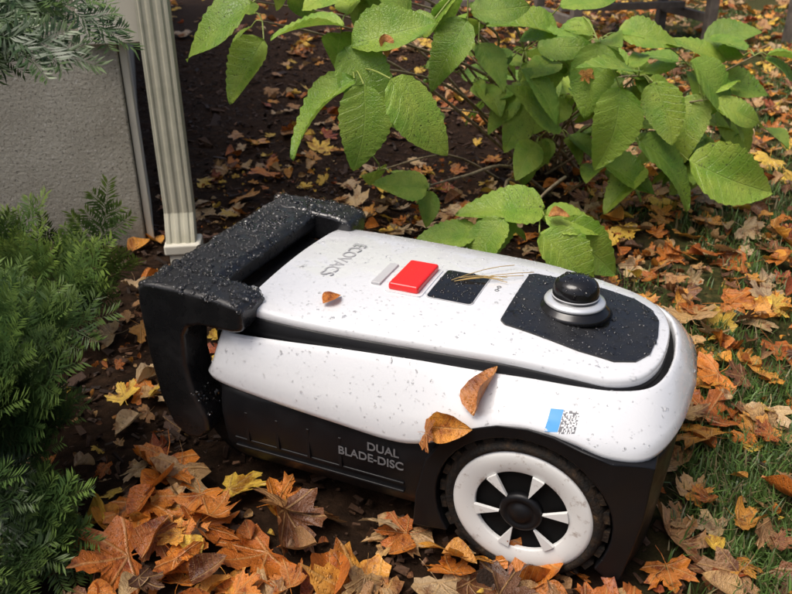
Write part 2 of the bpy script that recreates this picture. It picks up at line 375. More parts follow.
red=M('red_button',rough=.25,col=(.78,.015,.015)).m
grey=M('grey_print',rough=.5,col=(.13,.13,.135)).m
pgrey=M('faded_print',rough=.5,col=(.33,.33,.34)).m
lgrey=M('light_grey_plastic',rough=.4,col=(.45,.45,.46)).m
silver=M('silver_ring',rough=.2,col=(.7,.72,.74),Metallic=.5).m
def rings(name,RS,mat,capb=False,capt=False,per=6,bevel=0):
    V=[];F=[];n=None
    for C in RS:
        s=catmull(C,per); h=[(p[0],-max(p[1],0),p[2]) for p in s]
        full=h+[(p[0],-p[1],p[2]) for p in h[-2:0:-1]]
        n=len(full); V+=full
    for j in range(len(RS)-1):
        for i in range(n): F.append((j*n+i,j*n+(i+1)%n,(j+1)*n+(i+1)%n,(j+1)*n+i))
    def cap(j):
        b=j*n; hn=n//2
        for i in range(hn):
            p,q=i,i+1; p2,q2=(n-i)%n,n-i-1
            f=[b+p,b+q,b+q2,b+p2]; ff=[]
            for t in f:
                if t not in ff: ff.append(t)
            if len(ff)>2: F.append(tuple(ff))
    if capb: cap(0)
    if capt: cap(len(RS)-1)
    return mk(name,V,F,mat,mow,bevel=bevel)
LL=[-.012,-.012,-.010,.012,.10,.20,.30,.36,.41,.46,.52,.565,.608,.634,.643]
H1=[0,.12,.18,.204,.213,.216,.217,.217,.217,.217,.215,.209,.182,.11,0]
Z1=[.18,.18,.18,.179,.174,.168,.164,.184,.214,.230,.225,.211,.205,.210,.214]
R1=list(zip(LL,H1,Z1))
def mod(R,dl=0,dh=0,dz=0,zs=None):
    out=[]
    for i,(l,h,z) in enumerate(R):
        k=1 if l>.3 else -1; f=max(0,(abs(l-.32)-.27)/.05); f=min(f,1)
        out.append((l+dl*k*f,max(h+dh*(h>0),0),(zs[i] if zs else z+dz)))
    return out
ZR=[.25,.25,.25,.252,.258,.264,.268,.269,.269,.269,.267,.266,.263,.260,.258]
LRm=[.0,.0,.004,.028,.11,.20,.30,.36,.41,.455,.51,.555,.592,.609,.614]
HRm=[0,.11,.158,.180,.182,.178,.172,.168,.163,.157,.149,.139,.110,.060,0]
RR=list(zip(LRm,HRm,ZR))
def lerp(A,B,t,bul=0,bz=0):
    return [((a[0]*(1-t)+b[0]*t)+(bul if a[0]>.5 else 0)*min(1,max(0,(a[0]-.5)/.1)),(a[1]*(1-t)+b[1]*t)+(bul if a[1]>.01 else 0),a[2]*(1-t)+b[2]*t+bz) for a,b in zip(A,B)]
RSh=[mod(R1,-.012,-.012,.004),mod(R1,-.002,-.003,-.001),mod(R1,.001,.0,.002),mod(R1,.003,.002,.010),lerp(R1,RR,.34,.006,.003),lerp(R1,RR,.38,.0058,.0038),lerp(R1,RR,.66,.005,.003),lerp(R1,RR,.88,.003,.002),lerp(R1,RR,.97,.001,.001),RR,mod(RR,-.004,-.004,-.003),mod(RR,-.005,-.005,-.02)]
shell=rings('white_shell',RSh,white)
rings('inner_tub',[[(l*.9+.02,h*.78,.05) for l,h,z in R1],[(l*.94+.015,h*.85,.10) for l,h,z in R1],[(l*.96+.01,h*.80,.16) for l,h,z in R1],mod(RR,-.006,-.006,-.022),mod(RR,-.006,-.006,-.010)],black,True,True)
def ztop(l,y): return .303-.028*max(0,(l-.38)/.22)**1.6-.010*(y/.16)**2
LA=[.040,.040,.042,.055,.12,.20,.30,.36,.41,.455,.51,.55,.582,.599,.603]
HA=[0,.10,.15,.168,.173,.171,.165,.161,.156,.150,.142,.132,.103,.055,0]
LB=list(zip(LA,HA,[.262]*15))
def lidring(ins,dz,base=None):
    return [(l,h,(ztop(l,h)+dz) if base is None else base) for l,h,z in mod(LB,-ins,-ins,0)]
rings('lid_black_band',[lidring(-.0015,0,.250),lidring(-.0015,-.014),lidring(.002,-.0125)],black,False,True)
top=[lidring(.001,-.0128),lidring(0,-.0105),lidring(.0005,-.004),lidring(.003,-.0012),lidring(.008,0)]
base=mod(LB,-.008,-.008,0)
for s in (.75,.5,.25,.02): top.append([(l,h*s,ztop(l,h*s)) for l,h,z in base])
lid=rings('lid',top,white,False,True)
def patch(name,pts,mat,off,th=.002):
    bm=bmesh.new(); vs=[bm.verts.new((l,y,0)) for l,y in pts]; f=bm.faces.new(vs)
    bmesh.ops.triangulate(bm,faces=[f]); bmesh.ops.subdivide_edges(bm,edges=bm.edges[:],cuts=3,use_grid_fill=True)
    for v in bm.verts: v.co.z=ztop(v.co.x,v.co.y)+off
    e=bmesh.ops.extrude_face_region(bm,geom=bm.faces[:]); 
    for v in e['geom']:
        if isinstance(v,bmesh.types.BMVert): v.co.z-=th
    bmesh.ops.recalc_face_normals(bm,faces=bm.faces)
    me=bpy.data.meshes.new(name); bm.to_mesh(me); bm.free(); me.materials.append(mat)
    return link(bpy.data.objects.new(name,me),mow)
def rrect(l0,l1,y0,y1,r,n=5):
    P=[]
    for cx,cy,a0 in ((l1-r,y1-r,0),(l0+r,y1-r,90),(l0+r,y0+r,180),(l1-r,y0+r,270)):
        for i in range(n+1):
            a=math.radians(a0+90*i/n); P.append((cx+r*math.cos(a),cy+r*math.sin(a)))
    return P
pan=[(.392,-.080),(.392,.080),(.40,.088),(.50,.100),(.545,.097),(.57,.080),(.584,.05),(.588,0),(.584,-.05),(.57,-.080),(.545,-.097),(.50,-.100),(.40,-.088)]
panel=patch('front_black_panel',pan,wetblack,.0025,.004)
screen=patch('control_screen',rrect(.277,.343,-.055,.043,.006),gloss,.0016,.003)
patch('screen_border',rrect(.2755,.3445,-.0565,.0445,.007),lgrey,.0010,.002)
patch('stop_button_frame',rrect(.214,.271,-.062,.043,.008),white,.0015,.002)
button=box('stop_button',(.242,-.010,ztop(.24,0)+.005),(.046,.092,.012),red,mow,.004)
box('lid_latch',(.196,-.010,ztop(.2,0)+.001),(.014,.075,.004),lgrey,mow,.001)
def text(name,s,size,loc,rot,mat,ext=.0002,off=0):
    c=bpy.data.curves.new(name,'FONT'); c.body=s; c.size=size; c.extrude=ext; c.align_x='LEFT'; c.offset=off
    o=link(bpy.data.objects.new(name,c),mow); o.location=loc; o.rotation_euler=rot; c.materials.append(mat); return o
text('lid_lettering','ECOVACS',.03,(.105,.085,ztop(.12,0)+.0003),(0,0,math.radians(-90)),pgrey)
text('lid_small_print','o-o',.014,(.36,.02,ztop(.36,0)+.0003),(0,0,math.radians(-90)),grey)
pn=Acc()
for k in range(6):
    a0=(.300+rng.normal(0,.004),.010+rng.normal(0,.006)); a1=(.375+rng.normal(0,.012),.060+.012*k-.03)
    P_=[(a0[0]*(1-t)+a1[0]*t,a0[1]*(1-t)+a1[1]*t+.006*math.sin(3*t+k),ztop(.33,0)+.0028+.004*math.sin(math.pi*t)) for t in (0,.25,.5,.75,1)]
    pn.add(*tube_arr(P_,[.0006]*5,5))
mk_np('pine_needles',*pn.get(),[M('dry_needle',rough=.5,col=(.42,.28,.09)).m],mow)
lp=(.474,0,ztop(.474,0)+.001)
lathe('lidar_pedestal',[(.052,0),(.047,.005),(.042,.010),(.040,.012)],gloss,mow,c=lp)
lathe('lidar_ring',[(.030,.010),(.0400,.0115),(.042,.014),(.0405,.017),(.033,.019),(.028,.019)],silver,mow,c=lp)
dome=lathe('lidar_dome',[(.031,.015),(.0315,.026),(.031,.034),(.0285,.041),(.0235,.046),(.014,.049),(.006,.050),(.001,.0501)],gloss,mow,c=lp)
lathe('lidar_line',[(.0316,.0225),(.0322,.023),(.0322,.0238),(.0316,.0243)],lgrey,mow,c=lp)
sk=[]
for z,hh in ((.045,.175),(.052,.192),(.075,.203),(.085,.204),(.10,.207),(.125,.210),(.14,.209),(.165,.205),(.176,.20)):
    sk.append([(.0,0,z),(.0,.12,z),(.005,hh-.03,z),(.03,hh,z),(.15,hh+.002,z),(.25,hh+.002,z),(.32,hh,z),(.352,hh-.008,z),(.36,hh-.05,z),(.36,.08,z),(.36,0,z)])
rings('side_skirt',sk,black,True,True)
for i,z in enumerate((.078,.092)):
    for s in (-1,1): box('skirt_rib',(.17,s*.2065,z),(.27,.006,.004),black,mow,.0015)
for l in (.06,.11,.16,.21):
    for s in (-1,1): box('skirt_notch',(l,s*.210,.118),(.005,.004,.05),black,mow,.001)
WC=(.468,.104)
def bend(x,y):
    k=max(0,(x-.54)/.07); return y-math.copysign(k*k*.022,y)
arc=[(WC[0]+.114*math.cos(math.radians(a)),WC[1]+.114*math.sin(math.radians(a))) for a in range(-30,217,9)]
outer=[(.322,.035),(.325,.09),(.338,.150),(.362,.188),(.395,.216),(.43,.231),(.468,.236),(.50,.233),(.535,.223),(.57,.213),(.605,.208),(.618,.204),(.615,.12),(.600,.028),(.585,.030)]
prof=outer+arc
arches=[extr('wheel_arch',prof,s*.150,s*.2195,black,mow,.0025,bend) for s in (-1,1)]
fb=[]
for z,o in ((.028,-.014),(.034,-.008),(.12,.0),(.19,.003),(.205,0)):
    fb.append([(.585,0,z),(.585,.08,z),(.588,.16+o,z),(.595,.194+o*.5,z),(.608+o*.6,.184+o*.6,z),(.625+o,.13,z),(.632+o,.06,z),(.634+o,0,z)])
rings('front_bumper',fb,black,True,True)
hp=[(-.108,.285),(-.105,.310),(-.093,.321),(-.04,.322),(.03,.318),(.062,.312),(.068,.300),(.066,.272),(.05,.268),(-.005,.268),(-.024,.262),(-.034,.245),(-.038,.20),(-.030,.150),(-.012,.112),(-.012,.085),(-.03,.068),(-.055,.066),(-.078,.085),(-.094,.13),(-.104,.20)]
arms=[extr('hoop_arm',hp,s*.145,s*.210,wetblack,mow,.008) for s in (-1,1)]
cp=[(-.1065,.290),(-.103,.311),(-.092,.3195),(-.012,.3205),(-.002,.312),(.000,.293),(-.008,.284),(-.098,.284)]
bar=extr('hoop_bar',cp,-.148,.148,wetblack,mow,.003)
box('rear_cover',(-.018,0,.15),(.04,.26,.14),black,mow,.01)
box('rear_deck',(.008,0,.257),(.09,.286,.035),black,mow,.008)
m=M('rubber',rough=.75); m.b.inputs['Specular IOR Level'].default_value=.2; m.col(m.ramp(m.noise(70,6,rough=.7),[(.42,(.012,.011,.010)),(.6,(.03,.02,.013)),(.75,(.10,.06,.03))])); m.nrm(m.bump(m.noise(250,5),.7,.003)); rubber=m.m
m=M('wheel_white',rough=.4); m.col(m.mix(maprange(m,m.noise(45,7,rough=.75),.56,.68,0,.7),(.68,.68,.66),(.20,.12,.07))); wwhite=m.m
deep=M('matte_black',rough=.7,col=(.004,.004,.004)); deep.b.inputs['Specular IOR Level'].default_value=.12; deep=deep.m
def wheel(name,l,s,r):
    e=bpy.data.objects.new(name,None); link(e,mow); e.location=(l,s*.213,WC[1]); e.rotation_euler=(0,math.radians(18),0 if s<0 else math.pi)
    lathe('tyre',[(r*.84,-.009),(r*.84,-.002),(r*.87,.003),(r*.93,.003),(r*.97,-.004),(r,-.013),(r,-.045),(r*.95,-.055),(r*.7,-.058),(.01,-.058)],rubber,e,64,'y',caps=False)
    n=24; V=[];F=[]
    for i in range(n):
        for q in range(2):
            a=2*math.pi*(i+.5*q)/n; da=.075; y0,y1=((.003,.028) if q==0 else (.030,.055))
            b=len(V)
            for rr in (r*.97,r*1.04):
                for (aa,yy) in ((a-da,y0),(a+da,y0),(a+da*.6,y1),(a-da*.6,y1)): V.append((rr*math.cos(aa),yy,rr*math.sin(aa)))
            F+=[(b,b+1,b+2,b+3),(b+4,b+5,b+6,b+7)]+[(b+k,b+(k+1)%4,b+4+(k+1)%4,b+4+k) for k in range(4)]
    mk('tread',V,F,rubber,e,smooth=False)
    R=r*.865; K=R/.0745
    lathe('hub_back',[(R*.98,-.009),(R*.3,-.006),(.001,-.006)],deep,e,48,'y',caps=False)
    rr=[q*K for q in (.023,.029,.036,.043,.0495)]; V=[];F=[]
    def ph(q):
        hwid=(.0112+(.0190-.0112)*(q-rr[0])/(rr[-1]-rr[0]))*K; return math.asin(min(.495,hwid/q))
    na=4
    for k in range(6):
        b=len(V)
        for q in rr:
            p=ph(q)
            for j in range(na+1):
                a=math.radians(60*k)+p+(math.radians(60)-2*p)*j/na; V.append((q*math.cos(a),-.002,q*math.sin(a)))
        for i in range(len(rr)-1):
            for j in range(na): F.append((b+i*(na+1)+j,b+i*(na+1)+j+1,b+(i+1)*(na+1)+j+1,b+(i+1)*(na+1)+j))
    mk('spokes',V,F,wwhite,e,smooth=False,solid=.005,bevel=.001,seg=2)
    r0=rr[-1]
    lathe('rim',[(r0,-.006),(r0-.0002,.0005),(r0+.001,.0014),(R*.85,.003),(R*.93,.003),(R*.98,.001),(R,-.004),(R,-.008)],wwhite,e,72,'y',caps=False)
    lathe('hub_cap',[(.028,-.006),(.028,.002),(.026,.0045),(.021,.0065),(.019,.004),(.014,.004),(.012,.0075),(.001,.0085)],black,e,48,'y')
wheel('front_wheel',WC[0],-1,.107); wheel('front_wheel_far',WC[0],1,.107)
for s in (-1,1):
    lathe('rear_wheel',[(.02,.0),(.07,.0),(.085,-.008),(.085,-.045),(.05,-.05)],rubber,mow,40,'y',c=(.02,-.15 if s<0 else .19,.085))
text('side_lettering','DUAL',.018,(.252,-.2135,.137),(math.radians(90),0,0),grey,.0003,.0003)
text('side_lettering_2','BLADE-DISC',.018,(.208,-.2135,.118),(math.radians(90),0,0),grey,.0003,.0003)
bpy.context.view_layer.update()
dg=bpy.context.evaluated_depsgraph_get()
bv=BVHTree.FromObject(shell,dg)
def decal(name,l0,l1,z0,z1,mat,off=.0007):
    n=6; V=[];F=[];U=[]
    for i in range(n+1):
        for j in range(n+1):
            l=l0+(l1-l0)*i/n; z=z0+(z1-z0)*j/n; h=bv.ray_cast(Vector((l,-1,z)),Vector((0,1,0)))
            y=h[0].y if h[0] else -.2; V.append((l,y-off,z)); U.append((i/n,j/n))
    for i in range(n):
        for j in range(n): a=i*(n+1)+j; F.append((a,a+n+1,a+n+2,a+1))
    return mk_np(name,V,F,[mat],mow,uv=U)
m=M('qr_code',rough=.4); uv=m.n('UVMap'); sn=m.n('VectorMath',operation='SNAP'); sn.inputs[1].default_value=(1/15,1/15,1); m.l(uv.outputs[0],sn.inputs[0]); wn=m.n('TexWhiteNoise',noise_dimensions='2D'); m.l(sn.outputs[0],wn.inputs[0]); m.col(m.ramp(wn.outputs[0],[(.54,(.14,.14,.15)),(.56,(.7,.7,.7))]))
qr=m.m
decal('sticker_blue',.488,.503,.239,.253,M('sticker_blue',rough=.35,col=(.08,.30,.62)).m)
decal('sticker_qr',.5035,.522,.238,.2525,qr)
# ---------------- water drops
def drops(objs,n,rm,sg,mat,name,minz=.05,ht=.6):
    tris=[]
    for o in objs:
        ev=o.evaluated_get(dg); me=ev.to_mesh(); me.calc_loop_triangles(); Mx=np.array(o.matrix_world)
        vs=np.empty(len(me.vertices)*3); me.vertices.foreach_get('co',vs); vs=vs.reshape(-1,3)@Mx[:3,:3].T+Mx[:3,3]
        t=np.empty(len(me.loop_triangles)*3,dtype=np.int32); me.loop_triangles.foreach_get('vertices',t); tris.append(vs[t.reshape(-1,3)]); ev.to_mesh_clear()
    T=np.concatenate(tris); nn=np.cross(T[:,1]-T[:,0],T[:,2]-T[:,0]); ar=np.linalg.norm(nn,axis=1)+1e-12; nn/=ar[:,None]
    wgt=ar*(nn[:,2]>minz); ix=rng.choice(len(T),n,p=wgt/wgt.sum())
    a=rng.uniform(0,1,(n,2)); f=a.sum(1)>1; a[f]=1-a[f]; t=T[ix]; P=t[:,0]+(t[:,1]-t[:,0])*a[:,:1]+(t[:,2]-t[:,0])*a[:,1:]
    pv=[(0,0,ht)];pf=[];K=10
    for j,(r,h) in enumerate(((.45,.88),(.8,.53),(1,-.03))):
        for i in range(K): an=2*math.pi*i/K; pv.append((r*math.cos(an),r*math.sin(an),h*ht))
    for i in range(K): pf.append((0,1+i,1+(i+1)%K))
    for j in range(2):
        for i in range(K):
            a0=1+j*K; i2=(i+1)%K; pf+=[(a0+i,a0+K+i,a0+K+i2),(a0+i,a0+K+i2,a0+i2)]
    R=np.stack([frame(np.array([.3,.9,.1])+rng.normal(0,.5,3) if abs(v[2])<.999 else (1,.2,0),v) for v in nn[ix]])
    V,F,U,_,_=batch([(np.array(pv),np.array(pf),np.array(pv)[:,:2],0)],np.zeros(n,int),P,R,rm*np.exp(rng.normal(0,sg,n)))
    return mk_np(name,V,F,[mat])
wat=M('water',rough=.0,col=(1,1,1),IOR=1.42,Transmission_Weight=1.).m
wat2=M('water_film',rough=.0,col=(1,1,1),IOR=1.33,Transmission_Weight=1.).m
wets=[]
wets.append(drops([lid,shell],3000,.0010,.45,wat2,'drops_on_shell',.05,.38))
wets.append(drops(arms+[bar],1500,.0027,.4,wat,'drops_on_hoop',.2,.75))
wets.append(drops([panel,screen],900,.0015,.45,wat,'drops_on_panel',.3))
wets.append(drops([button]+arches,250,.0011,.4,wat,'drops_on_trim',.2))
wets.append(drops([dome],60,.0014,.4,wat,'drops_on_dome',.1))
for o in wets:
    o.parent=mow; o.matrix_parent_inverse=mow.matrix_world.inverted()

# ---------------- hydrangea-like shrub
H=[(-.08,1.55,.48,-.22,1.50,.37),(-.06,1.50,.48,-.08,1.46,.33),(-.01,1.50,.49,.11,1.46,.38),(-.10,1.60,.53,0,1.52,.43),(-.10,1.60,.57,-.23,1.57,.58),(-.28,1.75,.52,-.37,1.70,.42),(-.29,1.70,.60,-.45,1.68,.54),(-.09,1.62,.53,.06,1.60,.60),(.08,1.70,.57,-.07,1.66,.54),(.15,1.75,.56,.06,1.70,.45),
(.28,1.90,.49,.38,1.86,.55),(.37,1.90,.51,.23,1.86,.57),(.47,1.90,.49,.44,1.84,.34),(.55,1.85,.43,.42,1.80,.50),(.50,1.80,.41,.47,1.75,.24),(.62,1.95,.39,.66,1.88,.26),(.72,2.0,.43,.87,1.95,.33),(.67,2.1,.455,.83,2.08,.465),(.755,2.0,.35,.705,1.93,.217),(.59,1.9,.26,.76,1.85,.15),(.72,1.9,.21,.93,1.85,.16),(.52,2.0,.18,.675,1.95,.135),(.29,1.9,.43,.40,1.85,.345),(.18,1.8,.504,.24,1.75,.42),(.405,1.95,.28,.316,1.88,.41),(.16,1.8,.57,.27,1.78,.606),(.56,2.1,.48,.70,2.06,.50),(.80,2.15,.45,.93,2.12,.49),(.645,2.0,.164,.53,1.94,.09),(.37,1.9,.568,.475,1.88,.62),(-.19,1.7,.586,-.10,1.68,.64),(.03,1.7,.58,-.03,1.68,.645),(.437,2.05,.395,.547,2.0,.32),(.376,2.1,.32,.277,2.03,.23),(.627,2.05,.294,.762,2.0,.256),(.86,2.15,.30,.97,2.09,.19),(.82,2.1,.36,.95,2.05,.36),(.47,2.1,.52,.42,2.04,.41),
(.172,1.56,.167,.038,1.53,.158),(.316,1.60,.197,.151,1.56,.24),(.22,1.52,.205,.136,1.46,.116),(.31,1.56,.196,.436,1.53,.20),(.325,1.55,.176,.464,1.50,.093),(.295,1.52,.174,.413,1.46,.076),(.067,1.60,.24,-.03,1.57,.277),(.07,1.62,.23,.06,1.58,.17),(.24,1.60,.203,.183,1.54,.10)]
NN=[(-.086,1.62,.484),(-.11,1.68,.557),(-.288,1.8,.55),(.095,1.8,.53),(.185,1.85,.543),(.313,2.0,.453),(.40,2.0,.429),(.49,2.0,.476),(.60,2.0,.393),(.773,2.15,.389),(.576,2.05,.294),(.447,2.15,.215),(.72,2.05,.188),(.554,2.1,.132),(.207,1.65,.154),(.316,1.65,.168),(.076,1.7,.214)]
hy=empty('hydrangea_bush',(0,0,0))
acc=Acc(); base0=Vector((.48,2.5,0))
lowN=(14,15,16)
for i,p in enumerate(NN):
    p=Vector(p); b=base0+Vector((rng.normal(0,.05),rng.normal(0,.05),-.02)) if i not in lowN else Vector((.42+.02*(i-14),2.25,-.01))
    mid=b.lerp(p,.45)+Vector((rng.normal(0,.03),0,.10 if i not in lowN else .07)); q=b.lerp(p,.78)+Vector((0,0,.06 if i not in lowN else .03))
    pts=catmull([b,mid,q,p],5); r=np.linspace(.0055,.0022,len(pts)); acc.add(*tube_arr(pts,r,6))
extraN=[]
for k in range(48):
    c=Vector((.56+rng.normal(0,.27),2.2+rng.normal(0,.18),.36+rng.normal(0,.13)))
    if c.z<.14 or c.y<1.95 or (c.x>.35 and c.z>.8-.175*c.y) or c.x>1.0: continue
    extraN.append(c); b=base0+Vector((rng.normal(0,.06),rng.normal(0,.06),-.02)); mid=b.lerp(c,.5)+Vector((rng.normal(0,.03),rng.normal(0,.03),.06))
    pts=catmull([b,mid,c],5); acc.add(*tube_arr(pts,np.linspace(.005,.002,len(pts)),5))
for k in range(12):
    c=Vector((rng.uniform(-.35,.2),rng.uniform(1.75,2.1),rng.uniform(.57,.75))); extraN.append(c)
    b=base0+Vector((rng.normal(0,.06),rng.normal(0,.06),-.02)); pts=catmull([b,b.lerp(c,.5)+Vector((0,0,.16)),c],5); acc.add(*tube_arr(pts,np.linspace(.005,.002,len(pts)),5))
def hleaf(seed):
    r=np.random.default_rng(seed); na=22; nb=4; v=[];uv=[]
    dr=r.uniform(.12,.45); fold=r.uniform(.08,.35); tw=r.normal(0,.2); cup=r.uniform(-.6,.5); asy=r.uniform(-.08,.08)
    for i in range(na+1):
        t=i/na; wd=.34*(math.sin(math.pi*t**.80)**.72 if 0<t<1 else 0)*(1-.28*t)+.003
        wd*=1+(.05 if i%2 else -.02)
        for j in range(-nb,nb+1):
            s=j/nb; x=wd*s; ax=abs(x); z=fold*ax+cup*ax*ax-dr*t*t+.008*math.cos(2*math.pi*9*(t-.55*ax))*min(1,ax/.06)+tw*x*t+.03*math.sin(6*t+seed)*s
            v.append((x+asy*math.sin(3*t),t,z)); uv.append((.5+x,t))
    T=[]; W=2*nb+1
    for i in range(na):
        for j in range(W-1):
            a=i*W+j; T+=[(a,a+1,a+W+1),(a,a+W+1,a+W)]
    return (np.array(v),np.array(T),np.array(uv),0)
HP=[hleaf(k) for k in range(10)]
P=[];R=[];Sc=[];I=[];C=[]; pet=Acc()
allN=[Vector(p) for p in NN]+extraN
def addleaf(bs,tp,nr,fresh):
    bs=Vector(bs);tp=Vector(tp); dv=tp-bs; nd=min(allN,key=lambda q:(q-bs).length)
    P.append(tuple(bs)); R.append(frame(tuple(dv),nr)); Sc.append(dv.length*1.04); I.append(rng.integers(0,10))
    base=np.array([.16,.29,.035])*(1-fresh)+np.array([.42,.54,.075])*fresh; C.append([*(base*rng.uniform(.85,1.15)),rng.uniform()])
    if (nd-bs).length<.25:
        m_=bs.lerp(nd,.5)+Vector((0,0,.008)); pts=catmull([nd,m_,bs],3); pet.add(*tube_arr(pts,[.0016]*len(pts),5))
for h in H:
    addleaf(h[:3],h[3:],(rng.normal(0,.35)-.15,-.5+rng.normal(0,.25),.8),rng.uniform(.15,1.0))
for nd in allN:
    far=nd.y>1.9
    for k in range(int(rng.integers(3,6)) if far else 2):
        a=rng.uniform(0,6.28); el=rng.normal(-.15,.4); dv=Vector((math.cos(a)*math.cos(el),math.sin(a)*math.cos(el),math.sin(el)))
        if not far and dv.y<0: dv.y*=-1
        if nd in [allN[j] for j in lowN] and k>0: continue
        b_=nd+dv*.03; L=rng.uniform(.07,.13); addleaf(b_,b_+dv*L,(rng.normal(0,.3),-.25+rng.normal(0,.3),.9),rng.uniform(0,1))
V,T,U,C2,_=batch(HP,np.array(I),np.array(P),np.array(R),np.array(Sc),np.array(C))
m=M('hydrangea_leaf',rough=.35); at=m.n('Attribute',attribute_name='Col'); uv=m.n('UVMap'); sp=m.n('SeparateXYZ'); m.l(uv.outputs[0],sp.inputs[0])
cv=m.n('CombineXYZ'); m.l(sp.outputs[0],cv.inputs[0]); m.l(sp.outputs[1],cv.inputs[1]); m.l(m.math('MULTIPLY',at.outputs['Alpha'],40),cv.inputs[2])
ax=m.math('ABSOLUTE',m.math('SUBTRACT',sp.outputs[0],.5)); v1=maprange(m,ax,.003,.010,1,0)
wob=m.math('MULTIPLY',m.math('SUBTRACT',m.noise(4,2,cv.outputs[0]),.5),.09)
fr=m.math('ABSOLUTE',m.math('SUBTRACT',m.math('FRACT',m.math('MULTIPLY',m.math('ADD',m.math('SUBTRACT',sp.outputs[1],m.math('MULTIPLY',m.math('POWER',ax,.8),.45)),wob),8)),.5))
v=m.math('MAXIMUM',v1,maprange(m,fr,.01,.06,.6,0))
vo=m.n('TexVoronoi',feature='DISTANCE_TO_EDGE'); vo.inputs['Scale'].default_value=26; m.l(cv.outputs[0],vo.inputs['Vector']); net=maprange(m,vo.outputs['Distance'],.0,.12,.35,0); v=m.math('MAXIMUM',v,net)
bc=m.mix(maprange(m,m.noise(3,4,cv.outputs[0]),.4,.65),at.outputs['Color'],m.mix(1.,at.outputs['Color'],(.58,.78,.6),'MULTIPLY'))
bc=m.mix(m.math('MULTIPLY',v,.35),bc,(.42,.56,.14))
spk=maprange(m,m.noise(38,3,cv.outputs[0],.6),.60,.66,0,1); spk=m.math('MULTIPLY',spk,maprange(m,m.noise(1.2,2,cv.outputs[0]),.40,.6,.15,.9))
bc=m.mix(spk,bc,(.04,.04,.015)); m.col(bc); m.nrm(m.bump(m.math('ADD',m.noise(60,3,cv.outputs[0]),m.math('MULTIPLY',v,-1.2)),.6,.002)); m.l(maprange(m,m.noise(5,3,cv.outputs[0]),.35,.65,.18,.5),m.b.inputs['Roughness']); m.transl(bc,.34)
mk_np('leaves',V,T,[m.m],hy,uv=U,col=C2)
m=M('twig_bark',rough=.7); m.col(m.ramp(m.noise(60,5),[(.35,(.14,.10,.06)),(.65,(.38,.30,.18))])); twig=m.m
mk_np('branches',*acc.get(),[twig],hy); mk_np('petioles',*pet.get(),[M('petiole',rough=.5,col=(.25,.30,.07)).m],hy)

# ---------------- yew shrubs
def spray(seed,nside=5,dens=30):
    r=np.random.default_rng(seed); V=[];T=[];U=[]
    def twigline(o,dv,L,nn,nl):
        o=np.array(o,float);dv=np.array(dv,float);dv/=np.linalg.norm(dv); side=np.array([dv[1],-dv[0],0]); k=len(V)
        for t in (0,1):
            for s in (-1,0,1): V.append(o+dv*L*t+side*s*.006*(1.2-t)+np.array([0,0,.003 if s==0 else -.001])-np.array([0,0,.12*L*t*t])); U.append((.5,.75))
        T.extend([(k,k+1,k+4),(k,k+4,k+3),(k+1,k+2,k+5),(k+1,k+5,k+4)])
        for i in range(nn):
            t=(i+.3)/nn
            for s in (-1,1):
                b=o+dv*L*t-np.array([0,0,.12*L*t*t]); f=nl*(.7+.45*math.sin(math.pi*min(1,t+.15)))*r.uniform(.8,1.15)
                nd=side*s*1.0+dv*(.40+.7*t+r.normal(0,.18))+np.array([0,0,r.normal(.28,.28)]); nd/=np.linalg.norm(nd)
                w_=np.cross(nd,np.array([0,0,1.])); w_/=np.linalg.norm(w_)+1e-6; w_=w_*.0135
                k=len(V); V.extend([b-w_*.5,b+nd*f*.5-w_-np.array([0,0,.004]),b+nd*f-np.array([0,0,.03*f]),b+nd*f*.5+w_-np.array([0,0,.004])]); U.extend([(.2,t),(.6,t),(1,t),(.6,t)]); T.extend([(k,k+1,k+2),(k,k+2,k+3)])
    twigline((0,0,0),(0,1,0),1,dens,.22)
    for q in range(nside):
        t=.12+.62*q/nside+r.uniform(-.04,.04); s=1 if q%2 else -1; L=(.55-.4*t)*r.uniform(.8,1.2)
        twigline((0,t,-.12*t*t),(s*.75,.8,r.normal(.1,.12)),L,int(dens*L*1.0)+3,.19)
    return (np.array(V),np.array(T),np.array(U),0)
SP=[spray(k) for k in range(8)]
m=M('yew_needles',rough=.35); at=m.n('Attribute',attribute_name='Col'); uv=m.n('UVMap'); sp=m.n('SeparateXYZ'); m.l(uv.outputs[0],sp.inputs[0])
tipc=m.mix(maprange(m,sp.outputs[1],.45,1.0,0,.85),at.outputs['Color'],m.mix(1.,at.outputs['Color'],(2.5,2.0,1.5),'MULTIPLY')); m.col(tipc); m.transl(tipc,.25); yewm=m.m
def yew(name,items,stems):
    e=empty(name,(0,0,0)); a=Acc()
    for s_ in stems: pts=catmull([Vector(p) for p in s_],4); a.add(*tube_arr(pts,np.linspace(.008,.003,len(pts)),6))
    P=[];R=[];Sc=[];I=[];C=[]
    for (p,dv,L,c) in items:
        P.append(p); R.append(frame(dv,(rng.normal(0,.3)+.2,-.6+rng.normal(0,.25),.8))); Sc.append(L); I.append(rng.integers(0,8)); C.append([*(np.array(c)*rng.uniform(.5,1.5)),1])
    V,T,U,C2,_=batch(SP,np.array(I),np.array(P),np.array(R),np.array(Sc),np.array(C)); mk_np('needles',V,T,[yewm],e,uv=U,col=C2); mk_np('stems',*a.get(),[twig],e)
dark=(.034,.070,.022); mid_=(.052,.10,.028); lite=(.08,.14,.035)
items=[]
def blob(c,r,n,Lr,outc,col,up=.35):
    for k in range(n):
        u=rng.normal(0,1,3); u/=np.linalg.norm(u); p=np.array(c)+u*np.array(r)*rng.uniform(.5,1.0)
        dv=(p-np.array(outc)); dv/=np.linalg.norm(dv)+1e-6; dv=dv+np.array([.25,0,up])+rng.normal(0,.28,3)
        items.append((p,dv,rng.uniform(*Lr),col))
root=(-.78,.88,.05)
blob((-.575,.90,.225),(.10,.14,.045),48,(.08,.13),root,mid_)
